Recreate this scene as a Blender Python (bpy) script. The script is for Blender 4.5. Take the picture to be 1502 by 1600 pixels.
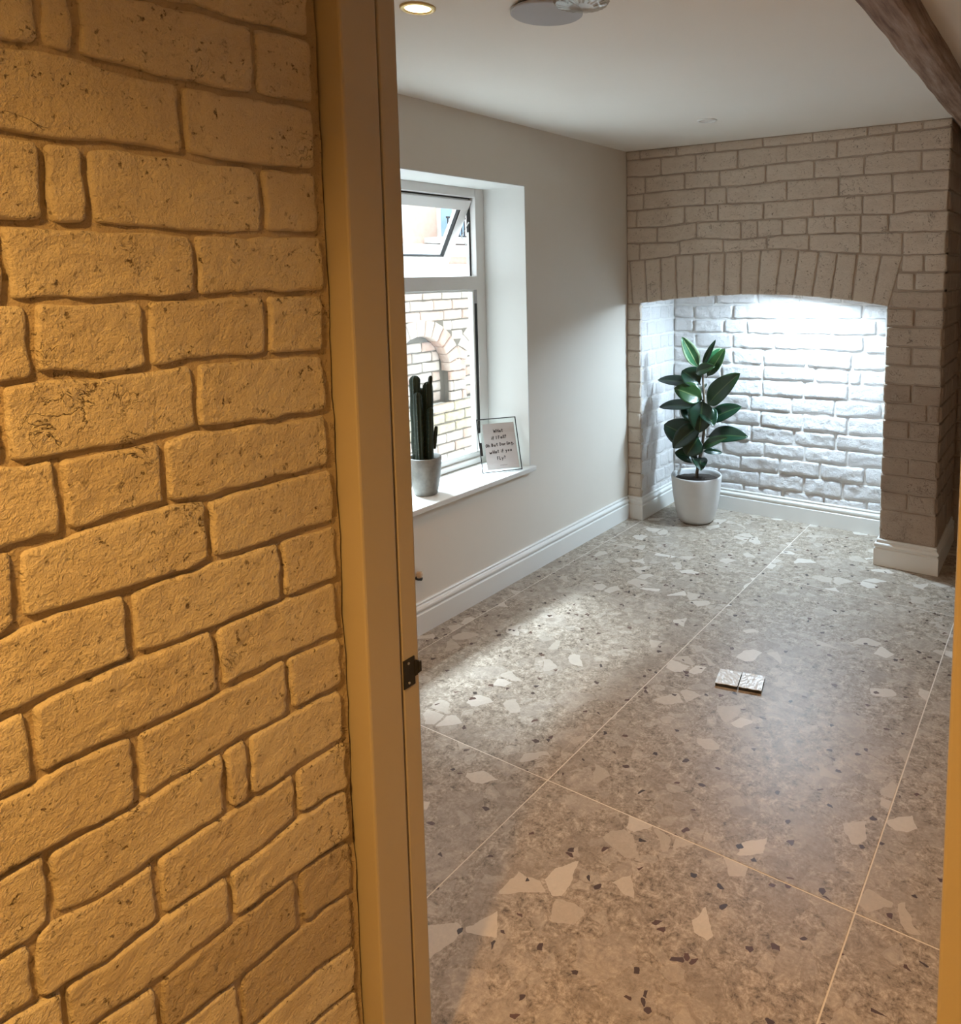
import bpy, bmesh, math, random
from mathutils import Vector, Matrix, noise
random.seed(7)
scene = bpy.context.scene
for o in list(bpy.data.objects): bpy.data.objects.remove(o)
C = scene.collection
R = math.radians

# ---------------------------------------------------------------- camera
CAM = Vector((0.0, 0.0, 1.5225))
cam_d = bpy.data.cameras.new('camera'); cam = bpy.data.objects.new('camera', cam_d); C.objects.link(cam)
yaw, pitch, roll = R(-32.3205), R(-6.1513), R(-0.5433)
fwd = Vector((math.sin(yaw)*math.cos(pitch), math.cos(yaw)*math.cos(pitch), math.sin(pitch)))
rt = Vector((math.cos(yaw), -math.sin(yaw), 0)); up = rt.cross(fwd)
r2 = rt*math.cos(roll) + up*math.sin(roll); u2 = up*math.cos(roll) - rt*math.sin(roll)
m = Matrix((r2, u2, -fwd)).transposed().to_4x4(); m.translation = CAM
cam.matrix_world = m
cam_d.sensor_fit = 'HORIZONTAL'; cam_d.sensor_width = 36.0
cam_d.lens = 36.0*1178.016/1502.0
cam_d.shift_x = (751-932.46)/1502.0; cam_d.shift_y = (550.06-800)/1502.0
cam_d.clip_start = 0.02
scene.camera = cam

# ---------------------------------------------------------------- sky, big lights, exposure
w = bpy.data.worlds.new('overcast_sky'); scene.world = w; w.use_nodes = True
bg = w.node_tree.nodes['Background']
bg.inputs[0].default_value = (0.86, 0.93, 1.0, 1); bg.inputs[1].default_value = 3.1
sun_l = bpy.data.lights.new('hazy_sun', 'SUN'); sun_l.energy = 23.0; sun_l.angle = R(15); sun_l.color = (0.70, 0.85, 1.0)
sun = bpy.data.objects.new('hazy_sun', sun_l); C.objects.link(sun); sun.location = (-6, 2, 8)
sun.rotation_euler = Vector((math.cos(R(62)), -0.04, -math.sin(R(62)))).to_track_quat('-Z', 'Y').to_euler()
def area(name, loc, aim, sx, sy, power, col):
    l = bpy.data.lights.new(name, 'AREA'); l.shape = 'RECTANGLE'; l.size = sx; l.size_y = sy
    l.energy = power; l.color = col
    o = bpy.data.objects.new(name, l); C.objects.link(o); o.location = loc
    o.rotation_euler = (Vector(aim)-Vector(loc)).to_track_quat('-Z', 'Y').to_euler()
    return o
po = area('window_portal', (-2.66, 2.35, 1.24), (0, 2.35, 1.24), 1.25, 1.4, 1, (1, 1, 1)); po.data.cycles.is_portal = True
NICHE_W = 52.0; HALL_W = 212.0; ROOM_W = 46.0
WARM = (1.0, 0.52, 0.12); WARM2 = (1.0, 0.56, 0.25)
vs = scene.view_settings
vs.view_transform = 'Standard'; vs.look = 'None'; vs.exposure = 0.0; vs.gamma = 1.0; vs.use_curve_mapping = False

# ---------------------------------------------------------------- materials
def nmat(name, col=(0.8, 0.8, 0.8), rough=0.6, metal=0.0):
    mt = bpy.data.materials.new(name); mt.use_nodes = True
    b = mt.node_tree.nodes['Principled BSDF']
    b.inputs['Base Color'].default_value = (*col, 1); b.inputs['Roughness'].default_value = rough
    b.inputs['Metallic'].default_value = metal
    return mt, mt.node_tree.nodes, mt.node_tree.links, b
def tex_noise(n, l, vec, scale, detail=4, rough=0.55, dist=0.0):
    t = n.new('ShaderNodeTexNoise'); t.inputs['Scale'].default_value = scale
    t.inputs['Detail'].default_value = detail; t.inputs['Roughness'].default_value = rough; t.inputs['Distortion'].default_value = dist
    l.new(vec, t.inputs['Vector']); return t.outputs['Fac']
def ramp(n, l, fac, stops):
    t = n.new('ShaderNodeValToRGB'); e = t.color_ramp.elements
    while len(e) < len(stops): e.new(0.5)
    for i, (p, c) in enumerate(stops):
        e[i].position = p; e[i].color = (*c, 1) if len(c) == 3 else c
    l.new(fac, t.inputs[0]); return t.outputs['Color']
def mix(n, l, fac, a, b, mode='MIX'):
    t = n.new('ShaderNodeMix'); t.data_type = 'RGBA'; t.blend_type = mode
    for s, v in ((t.inputs[0], fac), (t.inputs[6], a), (t.inputs[7], b)):
        if isinstance(v, (int, float)): s.default_value = v
        elif isinstance(v, tuple): s.default_value = (*v, 1)
        else: l.new(v, s)
    return t.outputs[2]
def mth(n, l, op, a, b=0.0):
    t = n.new('ShaderNodeMath'); t.operation = op
    for s, v in ((t.inputs[0], a), (t.inputs[1], b)):
        if isinstance(v, (int, float)): s.default_value = v
        else: l.new(v, s)
    return t.outputs[0]
def bump(n, l, b, h, strength=0.5, dist=0.01):
    t = n.new('ShaderNodeBump'); t.inputs['Strength'].default_value = strength; t.inputs['Distance'].default_value = dist
    l.new(h, t.inputs['Height']); l.new(t.outputs['Normal'], b.inputs['Normal'])
def pos(n): return n.new('ShaderNodeNewGeometry').outputs['Position']

def painted_brick(name, c1, c2, pit=(0.16, 0.10, 0.06), pits=0.35, bump_d=0.006, scale=1.0, rough=0.75):
    mt, n, l, b = nmat(name, c1, rough)
    p = pos(n)
    tone = tex_noise(n, l, p, 9*scale, 5)
    col = mix(n, l, tone, c2, c1)
    oi = n.new('ShaderNodeObjectInfo').outputs['Random']
    col = mix(n, l, mth(n, l, 'MULTIPLY', oi, 0.35), col, c2)
    f = tex_noise(n, l, p, 95*scale, 5, 0.7)
    pm = ramp(n, l, f, [(0.0, (1, 1, 1)), (0.31, (1, 1, 1)), (0.39, (0, 0, 0)), (1, (0, 0, 0))])
    zone = ramp(n, l, tex_noise(n, l, p, 14*scale, 3), [(0.34, (0, 0, 0)), (0.56, (1, 1, 1))])
    pm2 = mth(n, l, 'MULTIPLY', mth(n, l, 'MULTIPLY', pm, zone), pits)
    col = mix(n, l, pm2, col, pit)
    l.new(col, b.inputs['Base Color'])
    wz = n.new('ShaderNodeTexNoise'); wz.inputs['Scale'].default_value = 20*scale; wz.inputs['Detail'].default_value = 4; l.new(p, wz.inputs['Vector'])
    cr = ramp(n, l, mth(n, l, 'ABSOLUTE', mth(n, l, 'SUBTRACT', tex_noise(n, l, p, 17*scale, 5, 0.6, 0.6), 0.5)), [(0.0, (1, 1, 1)), (0.005, (0, 0, 0))])
    czone = ramp(n, l, tex_noise(n, l, p, 7*scale, 2), [(0.57, (0, 0, 0)), (0.66, (1, 1, 1))])
    ck = mth(n, l, 'MULTIPLY', mth(n, l, 'MULTIPLY', cr, czone), min(1.0, pits*1.3))
    l.new(mix(n, l, ck, col, pit), b.inputs['Base Color'])
    g1 = tex_noise(n, l, p, 260*scale, 3, 0.6); g2 = tex_noise(n, l, p, 48*scale, 7, 0.68)
    h = mth(n, l, 'ADD', mth(n, l, 'MULTIPLY', g1, 0.45), mth(n, l, 'MULTIPLY', g2, 1.0))
    h = mth(n, l, 'SUBTRACT', h, mth(n, l, 'ADD', mth(n, l, 'MULTIPLY', pm2, 0.8), ck))
    bump(n, l, b, h, 1.0, bump_d)
    return mt
def plain_noise(name, c1, c2, scale, rough=0.6, bs=0.0, bscale=80, bd=0.004, metal=0.0):
    mt, n, l, b = nmat(name, c1, rough, metal)
    p = pos(n)
    l.new(mix(n, l, tex_noise(n, l, p, scale, 5), c1, c2), b.inputs['Base Color'])
    if bs: bump(n, l, b, tex_noise(n, l, p, bscale, 4), bs, bd)
    return mt
M = {}
M['hall_brick'] = painted_brick('hall_brick_paint', (0.82, 0.77, 0.70), (0.56, 0.47, 0.37), pits=0.95, bump_d=0.007)
M['hall_brick_brown'] = painted_brick('hall_brick_brown', (0.60, 0.52, 0.44), (0.50, 0.42, 0.34), pits=0.6, bump_d=0.01)  # darker, browner colour for some low bricks beside the door frame
M['hall_mortar'] = painted_brick('hall_mortar', (0.60, 0.51, 0.42), (0.42, 0.34, 0.26), pits=0.6, bump_d=0.005)
M['breast_brick'] = painted_brick('breast_brick_paint', (0.78, 0.69, 0.585), (0.60, 0.505, 0.41), pits=0.7, bump_d=0.006)
M['breast_mortar'] = painted_brick('breast_mortar', (0.56, 0.47, 0.38), (0.42, 0.33, 0.26), pits=0.3)
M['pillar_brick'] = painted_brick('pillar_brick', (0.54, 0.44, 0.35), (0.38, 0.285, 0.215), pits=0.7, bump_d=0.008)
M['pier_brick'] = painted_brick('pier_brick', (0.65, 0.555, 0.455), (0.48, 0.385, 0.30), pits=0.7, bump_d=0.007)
M['niche_brick'] = painted_brick('niche_brick_paint', (0.84, 0.83, 0.82), (0.74, 0.71, 0.69), pits=0.3, bump_d=0.010)
M['niche_mortar'] = painted_brick('niche_mortar', (0.82, 0.81, 0.79), (0.72, 0.69, 0.65), pits=0.1)
M['wall'] = plain_noise('wall_paint_warm_grey', (0.68, 0.625, 0.545), (0.71, 0.655, 0.575), 6, 0.7, 0.15, 220, 0.001)
M['hall_wall'] = plain_noise('hall_wall_paint', (0.62, 0.56, 0.48), (0.66, 0.60, 0.52), 6, 0.7, 0.15, 220, 0.001)
M['ceiling'] = plain_noise('ceiling_paint', (0.85, 0.82, 0.765), (0.88, 0.85, 0.795), 4, 0.8, 0.12, 200, 0.001)
M['reveal'] = plain_noise('reveal_white_paint', (0.66, 0.66, 0.63), (0.70, 0.70, 0.67), 6, 0.55, 0.08, 200, 0.001)
M['skirting'] = plain_noise('skirting_satin_white', (0.74, 0.73, 0.69), (0.78, 0.77, 0.73), 5, 0.38, 0.06, 120, 0.001)
M['frame_wood'] = plain_noise('door_frame_paint', (0.46, 0.41, 0.33), (0.50, 0.44, 0.36), 8, 0.5, 0.12, 160, 0.001)
M['upvc'] = plain_noise('window_frame_white', (0.76, 0.75, 0.73), (0.80, 0.79, 0.77), 5, 0.35)
M['gasket'] = nmat('black_rubber_gasket', (0.012, 0.012, 0.012), 0.5)[0]
M['black_metal'] = plain_noise('black_iron', (0.012, 0.012, 0.013), (0.03, 0.03, 0.03), 60, 0.55, 0.1, 200, 0.001)
M['steel'] = nmat('brushed_steel', (0.55, 0.54, 0.52), 0.35, 1.0)[0]
M['soil'] = plain_noise('dark_soil', (0.02, 0.014, 0.01), (0.05, 0.035, 0.025), 90, 0.95, 0.8, 120, 0.01)
M['grout'] = plain_noise('pale_grout', (0.66, 0.60, 0.52), (0.74, 0.68, 0.60), 40, 0.8)
M['ceramic'] = plain_noise('white_grey_ceramic', (0.66, 0.66, 0.65), (0.58, 0.58, 0.57), 14, 0.4, 0.1, 60, 0.002)
M['cement_pot'] = plain_noise('mottled_cement_glaze', (0.11, 0.10, 0.085), (0.32, 0.31, 0.28), 34, 0.5, 0.3, 90, 0.002)
M['cactus'] = plain_noise('cactus_dark_green', (0.006, 0.014, 0.007), (0.016, 0.032, 0.012), 40, 0.5, 0.3, 80, 0.003)
M['spine'] = nmat('pale_spines', (0.25, 0.22, 0.14), 0.7)[0]
M['bark'] = plain_noise('plant_stem', (0.10, 0.075, 0.05), (0.18, 0.14, 0.09), 60, 0.7, 0.3, 150, 0.003)
M['paper'] = plain_noise('grey_art_paper', (0.60, 0.57, 0.56), (0.66, 0.63, 0.62), 30, 0.7)
M['ink'] = nmat('black_ink', (0.012, 0.012, 0.014), 0.7)[0]
M['leaflet'] = plain_noise('crinkled_white_film', (0.80, 0.84, 0.86), (0.62, 0.66, 0.68), 60, 0.25, 0.5, 70, 0.004)
M['stone'] = plain_noise('pale_stone', (0.70, 0.69, 0.66), (0.60, 0.60, 0.55), 8, 0.8, 0.3, 40, 0.01)
M['grey_plastic'] = plain_noise('pale_grey_plastic', (0.42, 0.42, 0.44), (0.45, 0.45, 0.47), 30, 0.55)
M['white_plastic'] = nmat('white_plastic', (0.78, 0.78, 0.76), 0.4)[0]
M['brass'] = nmat('satin_brass_rim', (0.75, 0.55, 0.25), 0.3, 1.0)[0]
M['render'] = plain_noise('white_render', (0.72, 0.72, 0.70), (0.66, 0.66, 0.64), 2, 0.8)
M['blue_glass'] = nmat('blue_window_glass', (0.30, 0.45, 0.60), 0.1)[0]
M['peg'] = plain_noise('pale_wood_peg', (0.60, 0.45, 0.32), (0.45, 0.32, 0.2), 80, 0.5)

def wood_mat():
    mt, n, l, b = nmat('old_beam_wood', (0.2, 0.13, 0.08), 0.75)
    mp = n.new('ShaderNodeMapping'); mp.inputs['Scale'].default_value = (1, 0.06, 1); l.new(pos(n), mp.inputs[0])
    f = tex_noise(n, l, mp.outputs[0], 55, 6, 0.65)
    l.new(ramp(n, l, f, [(0.3, (0.12, 0.06, 0.035)), (0.52, (0.30, 0.20, 0.14)), (0.72, (0.46, 0.36, 0.29))]), b.inputs['Base Color'])
    bump(n, l, b, f, 0.5, 0.006)
    return mt
M['beam'] = wood_mat()

def terrazzo():
    mt, n, l, b = nmat('terrazzo_porcelain', (0.4, 0.36, 0.32), 0.5)
    p = pos(n)
    oi = n.new('ShaderNodeObjectInfo').outputs['Random']
    cmb = n.new('ShaderNodeCombineXYZ'); l.new(mth(n, l, 'MULTIPLY', oi, 37.0), cmb.inputs[0]); l.new(mth(n, l, 'MULTIPLY', oi, 11.0), cmb.inputs[1])
    va = n.new('ShaderNodeVectorMath'); va.operation = 'ADD'; l.new(p, va.inputs[0]); l.new(cmb.outputs[0], va.inputs[1])
    v0 = va.outputs[0]
    nz = n.new('ShaderNodeTexNoise'); nz.inputs['Scale'].default_value = 16; nz.inputs['Detail'].default_value = 3; l.new(v0, nz.inputs['Vector'])
    sc = n.new('ShaderNodeVectorMath'); sc.operation = 'MULTIPLY_ADD'; l.new(nz.outputs['Color'], sc.inputs[0]); sc.inputs[1].default_value = (0.035, 0.035, 0.0); l.new(v0, sc.inputs[2])
    flat = n.new('ShaderNodeVectorMath'); flat.operation = 'MULTIPLY'; l.new(sc.outputs[0], flat.inputs[0]); flat.inputs[1].default_value = (1, 1, 0)
    v = flat.outputs[0]
    # base matrix: fine crumbly marble
    f1 = tex_noise(n, l, v, 34, 7, 0.72); f2 = tex_noise(n, l, v, 110, 5, 0.7)
    ff = mth(n, l, 'ADD', mth(n, l, 'MULTIPLY', f1, 0.55), mth(n, l, 'MULTIPLY', f2, 0.45))
    base = ramp(n, l, ff, [(0.38, (0.078, 0.055, 0.037)), (0.45, (0.23, 0.185, 0.138)), (0.52, (0.345, 0.285, 0.222)), (0.60, (0.52, 0.45, 0.37))])
    def chips(scale, lo, edge, off, soft=0.02):
        o = n.new('ShaderNodeVectorMath'); o.operation = 'ADD'; l.new(v, o.inputs[0]); o.inputs[1].default_value = (off, off*1.7, 0)
        a = n.new('ShaderNodeTexVoronoi'); a.feature = 'F1'; a.voronoi_dimensions = '2D'; a.inputs['Scale'].default_value = scale; l.new(o.outputs[0], a.inputs['Vector'])
        e = n.new('ShaderNodeTexVoronoi'); e.feature = 'DISTANCE_TO_EDGE'; e.voronoi_dimensions = '2D'; e.inputs['Scale'].default_value = scale; l.new(o.outputs[0], e.inputs['Vector'])
        s = n.new('ShaderNodeSeparateColor'); l.new(a.outputs['Color'], s.inputs[0])
        m1 = mth(n, l, 'GREATER_THAN', s.outputs[0], lo); m2 = mth(n, l, 'GREATER_THAN', e.outputs['Distance'], edge)
        return mth(n, l, 'MULTIPLY', m1, m2), s.outputs[1]
    k1, r1 = chips(10, 0.70, 0.03, 3.1)
    col = mix(n, l, mth(n, l, 'MULTIPLY', k1, 0.45), base, ramp(n, l, r1, [(0, (0.24, 0.19, 0.145)), (0.5, (0.33, 0.28, 0.23)), (1, (0.45, 0.39, 0.33))]))
    k1b, r1b = chips(24, 0.72, 0.05, 5.7)
    col = mix(n, l, mth(n, l, 'MULTIPLY', k1b, 0.40), col, ramp(n, l, r1b, [(0, (0.20, 0.155, 0.115)), (0.5, (0.38, 0.33, 0.27)), (1, (0.56, 0.50, 0.43))]))
    k2, r2_ = chips(14, 0.90, 0.075, 7.3)
    col = mix(n, l, mth(n, l, 'MULTIPLY', k2, 0.8), col, ramp(n, l, r2_, [(0, (0.44, 0.38, 0.31)), (0.6, (0.55, 0.49, 0.42)), (1, (0.66, 0.61, 0.54))]))
    k3, r3 = chips(62, 0.982, 0.08, 1.9)
    col = mix(n, l, k3, col, ramp(n, l, r3, [(0, (0.035, 0.022, 0.016)), (1, (0.10, 0.045, 0.028))]))
    l.new(col, b.inputs['Base Color'])
    bump(n, l, b, f1, 0.08, 0.002)
    rr = n.new('ShaderNodeMapRange'); l.new(f2, rr.inputs[0]); rr.inputs[3].default_value = 0.34; rr.inputs[4].default_value = 0.52
    l.new(rr.outputs[0], b.inputs['Roughness'])
    return mt
M['terrazzo'] = terrazzo()

def leaf_mat(name, dark, light, rib, edge=None):
    mt, n, l, b = nmat(name, dark, 0.28)
    uv = n.new('ShaderNodeUVMap').outputs[0]
    s = n.new('ShaderNodeSeparateXYZ'); l.new(uv, s.inputs[0])
    d = mth(n, l, 'ABSOLUTE', mth(n, l, 'SUBTRACT', s.outputs[0], 0.5))
    c = mix(n, l, tex_noise(n, l, pos(n), 30, 3), dark, light)
    if edge: c = mix(n, l, mth(n, l, 'GREATER_THAN', mth(n, l, 'ADD', d, mth(n, l, 'MULTIPLY', tex_noise(n, l, pos(n), 45, 2), 0.12)), 0.40), c, edge)
    c = mix(n, l, mth(n, l, 'LESS_THAN', d, 0.028), c, rib)
    l.new(c, b.inputs['Base Color'])
    wv = n.new('ShaderNodeTexWave'); wv.inputs['Scale'].default_value = 9; wv.inputs['Distortion'].default_value = 1; l.new(uv, wv.inputs['Vector'])
    bump(n, l, b, wv.outputs['Fac'], 0.08, 0.002)
    return mt
M['leaf'] = leaf_mat('rubber_leaf', (0.006, 0.022, 0.011), (0.011, 0.040, 0.019), (0.05, 0.09, 0.035))
M['leaf_mid'] = leaf_mat('rubber_leaf_olive', (0.012, 0.042, 0.012), (0.025, 0.07, 0.018), (0.10, 0.14, 0.05))
M['leaf_young'] = leaf_mat('rubber_leaf_young', (0.025, 0.11, 0.04), (0.05, 0.17, 0.07), (0.40, 0.50, 0.25), (0.30, 0.42, 0.25))

def glass_mat(name, tint=(0.96, 0.98, 0.97), refl=0.06):
    mt = bpy.data.materials.new(name); mt.use_nodes = True
    n, l = mt.node_tree.nodes, mt.node_tree.links
    n.remove(n['Principled BSDF'])
    t = n.new('ShaderNodeBsdfTransparent'); t.inputs[0].default_value = (*tint, 1)
    g = n.new('ShaderNodeBsdfGlossy'); g.inputs['Roughness'].default_value = 0.02
    mx = n.new('ShaderNodeMixShader'); mx.inputs[0].default_value = refl; l.new(t.outputs[0], mx.inputs[1]); l.new(g.outputs[0], mx.inputs[2])
    l.new(mx.outputs[0], n['Material Output'].inputs[0])
    return mt
M['glass'] = glass_mat('clear_glass')
M['ribbed_glass'] = glass_mat('ribbed_lamp_glass', (0.86, 0.86, 0.84), 0.38)
def emis(name, col, st):
    mt, n, l, b = nmat(name, (0.9, 0.9, 0.9), 0.5)
    b.inputs['Emission Color'].default_value = (*col, 1); b.inputs['Emission Strength'].default_value = st
    return mt
M['lamp_on'] = emis('lit_lamp_lens', (1.0, 0.72, 0.34), 14)
M['led'] = emis('cool_led_diffuser', (0.86, 0.94, 1.0), 8)

def ext_brick(name, stops):
    mt, n, l, b = nmat(name, (0.5, 0.3, 0.2), 0.85)
    oi = n.new('ShaderNodeObjectInfo').outputs['Random']
    c = ramp(n, l, oi, stops)
    c = mix(n, l, mth(n, l, 'MULTIPLY', tex_noise(n, l, pos(n), 18, 5), 0.7), c, (0.66, 0.63, 0.60))
    l.new(c, b.inputs['Base Color']); bump(n, l, b, tex_noise(n, l, pos(n), 60, 5), 0.6, 0.01)
    return mt
M['yard_brick'] = ext_brick('yard_brick', [(0, (0.44, 0.20, 0.12)), (0.3, (0.52, 0.33, 0.24)), (0.55, (0.50, 0.42, 0.36)), (0.8, (0.58, 0.48, 0.40)), (1, (0.42, 0.25, 0.18))])
M['yard_mossy'] = ext_brick('yard_brick_mossy', [(0, (0.40, 0.28, 0.14)), (0.4, (0.44, 0.36, 0.18)), (0.8, (0.46, 0.30, 0.18)), (1, (0.36, 0.32, 0.16))])
M['yard_mortar'] = plain_noise('yard_mortar', (0.14, 0.12, 0.095), (0.20, 0.17, 0.14), 25, 0.9, 0.4, 60, 0.006)
M['house_brick'] = plain_noise('far_house_brick', (0.62, 0.40, 0.31), (0.72, 0.56, 0.48), 12, 0.85)

# ---- measured layout tables (metres)
FJ= [[[0.38, 1.851], [0.455, 1.858], [0.536, 1.865], [0.59, 1.871], [0.641, 1.87], [0.698, 1.872], [0.764, 1.875]], [[0.374, 1.775], [0.444, 1.777], [0.529, 1.771], [0.667, 1.773], [0.764, 1.776]], [[0.366, 1.677], [0.417, 1.677], [0.549, 1.679], [0.685, 1.675], [0.766, 1.678]], [[0.359, 1.582], [0.448, 1.582], [0.57, 1.577], [0.77, 1.582]], [[0.352, 1.493], [0.373, 1.494], [0.568, 1.492], [0.621, 1.494], [0.765, 1.493]], [[0.345, 1.405], [0.376, 1.407], [0.397, 1.409], [0.439, 1.4], [0.503, 1.402], [0.565, 1.406], [0.668, 1.403], [0.77, 1.397]], [[0.338, 1.317], [0.353, 1.313], [0.395, 1.312], [0.477, 1.308], [0.559, 1.313], [0.662, 1.306], [0.764, 1.304]], [[0.331, 1.219], [0.392, 1.217], [0.44, 1.221], [0.511, 1.223], [0.575, 1.216], [0.734, 1.214], [0.774, 1.213]], [[0.323, 1.122], [0.344, 1.129], [0.376, 1.129], [0.457, 1.124], [0.565, 1.126], [0.651, 1.124], [0.769, 1.12]], [[0.315, 1.028], [0.347, 1.03], [0.396, 1.033], [0.451, 1.035], [0.511, 1.03], [0.583, 1.03], [0.69, 1.028], [0.763, 1.025]], [[0.308, 0.938], [0.342, 0.938], [0.372, 0.942], [0.457, 0.934], [0.569, 0.935], [0.675, 0.935], [0.738, 0.931]], [[0.301, 0.846], [0.34, 0.845], [0.443, 0.838], [0.513, 0.844], [0.603, 0.847], [0.679, 0.845], [0.768, 0.84]], [[0.294, 0.75], [0.323, 0.748], [0.345, 0.758], [0.396, 0.747], [0.43, 0.747], [0.484, 0.75], [0.564, 0.752], [0.627, 0.745], [0.687, 0.748], [0.769, 0.745]], [[0.287, 0.673], [0.347, 0.663], [0.397, 0.655], [0.464, 0.661], [0.515, 0.66], [0.57, 0.656], [0.639, 0.663], [0.682, 0.67], [0.77, 0.66]], [[0.395, 0.583], [0.47, 0.577], [0.565, 0.581], [0.671, 0.579], [0.763, 0.567]], [[0.481, 0.49], [0.569, 0.485], [0.671, 0.485], [0.77, 0.473]], [[0.587, 0.39], [0.693, 0.387], [0.771, 0.371]], [[0.683, 0.3], [0.767, 0.287]]]
FP= [[0.411, 0.448, 0.676], [0.566], [0.403, 0.448, 0.676], [0.357, 0.572], [0.379, 0.504, 0.673], [0.343, 0.562], [0.393, 0.512, 0.739], [0.342, 0.567], [0.457, 0.675], [0.343, 0.567], [0.452, 0.675], [0.346, 0.567, 0.604], [0.323, 0.465, 0.677], [0.35, 0.563], [0.456, 0.671], [0.566], []]
BJ= [[[-1.996, 2.168], [-1.701, 2.169], [-1.4, 2.168], [-1.103, 2.168], [-0.792, 2.174], [-0.538, 2.179]], [[-2.258, 2.073], [-2.121, 2.066], [-1.875, 2.068], [-1.602, 2.067], [-1.399, 2.076], [-1.051, 2.078], [-0.789, 2.085], [-0.529, 2.079]], [[-2.283, 1.966], [-2.043, 1.975], [-1.779, 1.979], [-1.566, 1.974], [-1.332, 1.984], [-1.037, 1.984], [-0.786, 1.984], [-0.536, 1.982]], [[-2.218, 1.875], [-1.89, 1.885], [-1.67, 1.883], [-1.436, 1.88], [-1.33, 1.882], [-1.034, 1.885], [-0.789, 1.888], [-0.636, 1.888]], [[-2.284, 1.775], [-2.043, 1.773], [-1.815, 1.791], [-1.557, 1.787], [-1.461, 1.789], [-1.243, 1.788], [-1.032, 1.794], [-0.774, 1.785], [-0.672, 1.795], [-0.534, 1.791]], [[-2.301, 1.683], [-1.965, 1.681], [-1.829, 1.701], [-1.563, 1.686], [-1.327, 1.701], [-1.08, 1.702], [-0.919, 1.7], [-0.777, 1.698], [-0.531, 1.695]], [[-2.302, 1.576], [-2.122, 1.587], [-1.95, 1.605], [-1.74, 1.615], [-1.534, 1.624], [-1.326, 1.629], [-1.027, 1.603], [-0.892, 1.594], [-0.739, 1.585]]]
BP= [[-2.189, -1.714, -1.174, -0.901, -0.766, -0.647], [-2.05, -1.83, -1.047, -0.777], [-2.153, -1.897, -1.685, -1.161, -0.913, -0.647], [-2.165, -1.772, -1.643, -1.305, -1.035, -0.777], [-2.213, -1.897, -1.692, -1.164, -0.916, -0.766], [-2.074, -1.823, -1.556, -1.464, -1.325, -1.193, -1.05, -0.922, -0.789], [-2.193, -1.928, -1.41, -1.18, -0.919, -0.789, -0.664]]
PZ= [1.411, 1.323, 1.234, 1.136, 1.042, 0.947, 0.852, 0.762, 0.671, 0.575, 0.484, 0.392, 0.299, 0.186]
VT= [[-2.261, 1.557], [-2.158, 1.567], [-2.051, 1.576], [-1.953, 1.592], [-1.843, 1.6], [-1.744, 1.601], [-1.65, 1.606], [-1.552, 1.617], [-1.442, 1.622], [-1.329, 1.619], [-1.233, 1.607], [-1.127, 1.599], [-1.034, 1.591], [-0.934, 1.586], [-0.82, 1.574], [-0.716, 1.591]]
VB= [[-2.241, 1.331], [-2.143, 1.347], [-2.047, 1.348], [-1.945, 1.363], [-1.846, 1.371], [-1.749, 1.379], [-1.655, 1.387], [-1.556, 1.394], [-1.456, 1.388], [-1.358, 1.396], [-1.265, 1.399], [-1.159, 1.387], [-1.063, 1.375], [-0.956, 1.37], [-0.855, 1.352], [-0.775, 1.335]]
NJ= [[[-2.018, 1.3], [-1.66, 1.311], [-1.267, 1.322], [-0.869, 1.318]], [[-2.189, 1.221], [-2.017, 1.208], [-1.275, 1.228], [-0.867, 1.234]], [[-2.169, 1.123], [-1.434, 1.131], [-0.864, 1.144]], [[-2.143, 1.025], [-1.52, 1.037], [-1.271, 1.044], [-1.016, 1.044], [-0.87, 1.041]], [[-2.169, 0.93], [-1.772, 0.935], [-1.354, 0.946], [-1.073, 0.937], [-0.877, 0.95]], [[-2.143, 0.837], [-1.748, 0.841], [-1.551, 0.849], [-1.278, 0.857], [-1.071, 0.856], [-0.875, 0.86]], [[-2.142, 0.74], [-1.854, 0.742], [-1.607, 0.75], [-1.318, 0.758], [-1.079, 0.764], [-0.872, 0.766]], [[-2.142, 0.648], [-1.854, 0.65], [-1.652, 0.657], [-1.392, 0.659], [-1.148, 0.663], [-0.888, 0.675]], [[-2.142, 0.553], [-1.853, 0.558], [-1.581, 0.563], [-1.336, 0.558], [-1.074, 0.562], [-0.866, 0.574]], [[-2.142, 0.451], [-1.649, 0.459], [-1.378, 0.463], [-1.123, 0.471], [-0.873, 0.475]], [[-2.141, 0.355], [-1.718, 0.36], [-1.567, 0.373], [-1.311, 0.378], [-1.059, 0.378], [-0.87, 0.387]], [[-2.141, 0.259], [-1.717, 0.268], [-1.463, 0.28], [-1.212, 0.282], [-1.066, 0.281], [-0.877, 0.287]], [[-2.141, 0.168], [-1.764, 0.18], [-1.598, 0.175], [-1.339, 0.18], [-1.095, 0.174], [-0.864, 0.19]]]
NP= [[-2.047, -1.783, -1.484, -1.256, -1.001], [-2.047, -1.843, -1.694, -1.439, -1.178, -0.923], [-2.034, -1.783, -1.517, -1.256, -0.992], [-2.04, -1.783, -1.585, -1.32, -1.056], [-1.855, -1.585, -1.267, -1.071, -1.001], [-2.142, -1.867, -1.591, -1.331, -1.071], [-1.953, -1.665, -1.407, -1.147, -0.889], [-2.142, -1.855, -1.596, -1.336, -1.071], [-1.953, -1.654, -1.385, -1.137], [-2.142, -1.843, -1.573, -1.32, -1.071], [-1.99, -1.724, -1.473, -1.225, -0.967], [-2.142, -1.867, -1.602, -1.32, -1.091]]
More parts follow.
